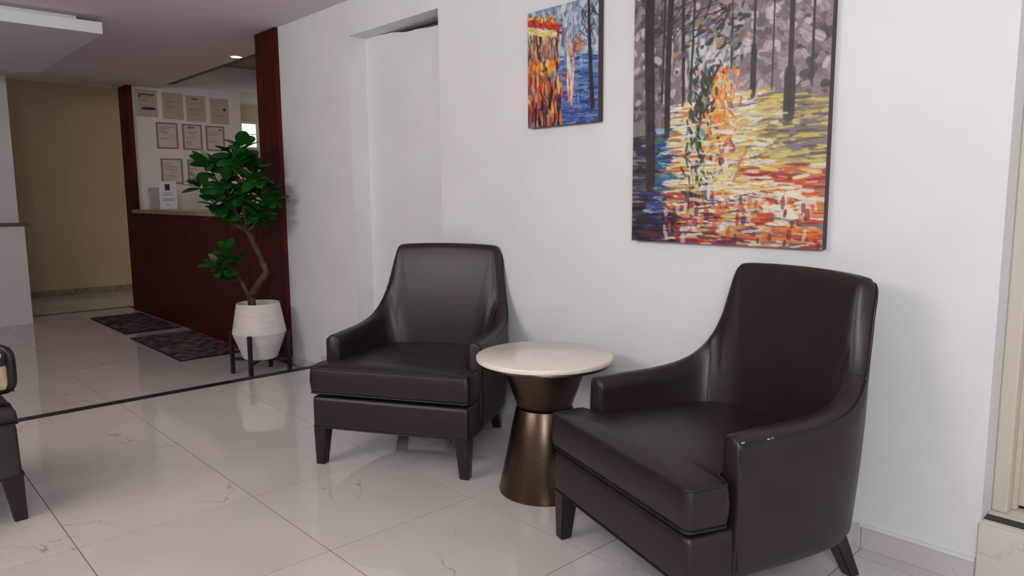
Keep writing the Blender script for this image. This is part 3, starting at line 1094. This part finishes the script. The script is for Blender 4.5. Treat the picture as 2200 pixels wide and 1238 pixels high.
add_tube(bm, [tuple(p) for p in catmull([base2, tp(534, 620), tp(524, 600), tp(508, 580), tp(500, 560)], 3)], [.020-.001*i for i in range(13)], 8)
finish(bm, 'branch', m_bark, tree, smooth=True)
# one leaf mesh, shared by every leaf
bm = bmesh.new()
LN = 8
rows = []
for i in range(LN+1):
    t = i/LN
    w = .5*math.sin(PI*min(1, t*.96+.02))**.55*.66
    y = t
    z = -.18*t*t
    rows.append([bm.verts.new((-w, y, z+.10*w)), bm.verts.new((0, y, z)), bm.verts.new((w, y, z+.10*w))])
for a, b in zip(rows[:-1], rows[1:]):
    for k in range(2):
        bm.faces.new((a[k], a[k+1], b[k+1], b[k]))
leaf0 = finish(bm, 'leaf', m_leaf, smooth=True)
leaf_mesh = leaf0.data
bpy.data.objects.remove(leaf0)


def leaves(center, n, size, bias=Vector((0, 0, .35))):
    for k in range(n):
        th = k*2.399+random.uniform(-.3, .3)
        el = random.uniform(-.45, 1.1)
        d = Vector((math.cos(th)*math.cos(el), math.sin(th)*math.cos(el), math.sin(el)))
        s = size*random.uniform(.8, 1.15)
        o = bpy.data.objects.new('leaf', leaf_mesh)
        COL.objects.link(o)
        o.parent = tree
        q = d.to_track_quat('Y', 'Z')
        o.rotation_mode = 'QUATERNION'
        o.rotation_quaternion = q @ Matrix.Rotation(random.uniform(-.6, .6), 3, 'Y').to_quaternion()
        o.scale = (s, s, s)
        o.location = center+d*.012+Vector((0, 0, random.uniform(-.05, .03)))


for px, py, dp in tips:
    leaves(tp(px, py, dp), 15, .138)
for px, py, dp in tips2:
    leaves(tp(px, py, dp), 8, .112)

# ------------------------------------------------------------------ rugs
def rug(x0, x1, y0, y1, label):
    t = empty('rug', ((x0+x1)/2, (y0+y1)/2, LZ), label=label, cat='rug', group='door mats before the counter')
    w, d = (x1-x0)/2, (y1-y0)/2
    bm = bmesh.new()
    nx, ny = 60, 26
    g = [[bm.verts.new((-w+2*w*i/nx, -d+2*d*j/ny, .009+random.uniform(0, .0035))) for i in range(nx+1)] for j in range(ny+1)]
    for j in range(ny):
        for i in range(nx):
            bm.faces.new((g[j][i], g[j][i+1], g[j+1][i+1], g[j+1][i]))
    finish(bm, 'pile', m_rug, t, smooth=True)
    bm = bmesh.new()
    add_box(bm, -w-.008, w+.008, -d-.008, d+.008, 0.0005, .0085)
    finish(bm, 'binding', m_rugedge, t)


rug(-9.28, -7.94, 2.07, 2.60, 'dark mottled rug on the lower floor, the one farther from the potted tree')
rug(-7.65, -6.27, 2.04, 2.62, 'dark mottled rug on the lower floor, nearest the potted tree')

# ------------------------------------------------------------------ papers on the reception wall
CX = -9.449


def wall_paper(name, y0, y1, z0, z1, framed, seed, label, cat, group, style):
    g = random.Random(seed)
    t = empty(name, (CX, (y0+y1)/2, z0), label=label, cat=cat, group=group)
    w, h = (y1-y0)/2, z1-z0
    if framed:
        f = .017
        bm = bmesh.new()
        for b in ((-w, w, 0, f), (-w, w, h-f, h), (-w, -w+f, f, h-f), (w-f, w, f, h-f)):
            add_box(bm, 0, .012, b[0], b[1], b[2], b[3])
        finish(bm, 'frame', m_cframe, t)
        box('sheet', m_papw, (0, .005, -w+f, w-f, f, h-f), t)
        px_ = .0055
        m = f+.018
    else:
        box('sheet', m_paper, (0, .003, -w, w, 0, h), t)
        px_ = .0035
        m = .035
    bm = bmesh.new()
    z = h-m-.02
    while z > m+.02:
        L = g.uniform(.35, 1.0)
        if g.random() < .82:
            s = -w+m+(g.uniform(0, .2) if g.random() < .3 else 0)
            e = min(w-m, s+L*2*(w-m))
            if e-s > .01:
                add_box(bm, px_-.001, px_, s, e, z, z+.0045)
        z -= g.choice((.010, .012, .012, .020))
    tx = finish(bm, 'printed_text', m_ink, t)
    bm = bmesh.new()
    if style == 'bars':
        add_box(bm, px_-.001, px_+.0005, -.08, .09, h-.062, h-.050)
        add_box(bm, px_-.001, px_+.0005, -.055, .095, .085, .108)
        add_box(bm, px_-.001, px_+.0005, -.085, -.065, h-.095, h-.070)
    elif style == 'stamp':
        add_box(bm, px_-.001, px_+.0005, w-m-.035, w-m-.005, h*.52, h*.52+.03)
    elif style == 'corner':
        add_box(bm, px_-.001, px_+.0005, w-m-.03, w-m-.004, h-m-.022, h-m-.004)
    elif style == 'head':
        add_box(bm, px_-.001, px_+.0005, -w+m+.01, w-m-.01, h-m-.012, h-m)
    elif style == 'title':
        add_box(bm, px_-.001, px_+.0005, -.05, .03, h-m-.012, h-m)
    if len(bm.verts):
        finish(bm, 'dark_print', m_inkd, t)
    else:
        bm.free()


GR = 'papers on the reception wall'
top = [(2.757, 3.000, 'bars', 'unframed sheet with black bars, first of the top row beside the post'),
       (3.056, 3.302, 'none', 'unframed faint sheet, second of the top row on the reception wall'),
       (3.336, 3.572, 'title', 'unframed sheet of small print, third of the top row on the reception wall'),
       (3.630, 3.862, 'stamp', 'unframed sheet with small dark square stamp, last of the top row')]
for i, (a, b, s, l) in enumerate(top):
    dz = -.012*i
    wall_paper('certificate', a, b, 2.262+dz, 2.578+dz, False, i, l, 'certificate', GR, s)
mid = [(2.968, 3.214, 'none', 'grey framed certificate, left one of the middle row'),
       (3.272, 3.506, 'title', 'grey framed certificate, central one of the middle row'),
       (3.556, 3.788, 'corner', 'grey framed certificate with dark mark in its top corner, right one of the middle row')]
for i, (a, b, s, l) in enumerate(mid):
    wall_paper('framed_certificate', a, b, 1.893-.004*i, 2.205-.004*i, True, 20+i, l, 'certificate', GR, s)
low = [(2.995, 3.246, 'none', 'grey framed certificate, left one of the bottom row behind the table sign'),
       (3.310, 3.545, 'head', 'grey framed certificate with black heading bar, central one of the bottom row'),
       (3.606, 3.830, 'corner', 'grey framed certificate half hidden by the tree, right one of the bottom row')]
for i, (a, b, s, l) in enumerate(low):
    wall_paper('framed_certificate', a, b, 1.468-.006*i, 1.775-.006*i, True, 40+i, l, 'certificate', GR, s)

# ------------------------------------------------------------------ things on the counter
sg = empty('counter_sign', (-8.66, 2.80, TOPZ), math.radians(45), label='white printed sheet in a clear stand on the reception counter', cat='sign')
box('acrylic_base', m_glassy, (-.10, .10, -.045, .045, 0.0005, .006), sg)
box('sheet', m_signw, (-.098, .098, -.002, .002, .006, .315), sg)
box('logo_patch', m_green, (-.030, .026, -.0035, -.002, .215, .285), sg)
bm = bmesh.new()
for z, w in ((.19, .05), (.170, .06), (.16, .055), (.12, .07), (.108, .065), (.096, .07), (.05, .03)):
    add_box(bm, -w, w, -.0028, -.002, z, z+.005)
finish(bm, 'printed_text', m_ink, sg)
hd = empty('acrylic_holder', (-9.03, 2.79, TOPZ), math.radians(45), label='clear rounded acrylic holder beside the post on the counter', cat='holder')
bm = bmesh.new()
pl = round_poly([(-.085, 0), (.085, 0), (.085, .25), (-.085, .25)], [.002, .002, .05, .05], 5)
A = [bm.verts.new((p[0], -.035, p[1])) for p in pl]
B = [bm.verts.new((p[0], .035, p[1])) for p in pl]
bm.faces.new(A)
bm.faces.new(B[::-1])
for k in range(len(A)):
    bm.faces.new((A[k], B[k], B[(k+1) % len(A)], A[(k+1) % len(A)]))
finish(bm, 'shell', m_glassy, hd, smooth=True, angle=30)
box('foot', m_black, (-.03, .03, -.03, .03, -.0005, .004), hd)

# ------------------------------------------------------------------ recessed lamp in the lobby ceiling
dl = empty('downlight', (-6.88, 2.915, CZ), label='small round glowing recessed downlight at the ceiling edge', cat='light')
bm = bmesh.new()
add_lathe(bm, [(.048, -.001), (.048, -.004), (.062, -.004), (.064, -.0005), (.048, -.0005)], 32)
finish(bm, 'trim_ring', m_winframe, dl, smooth=True)
bm = bmesh.new()
add_lathe(bm, [(0, -.003), (.048, -.003), (.048, -.001), (0, -.001)], 32)
finish(bm, 'lens', m_lamp, dl)
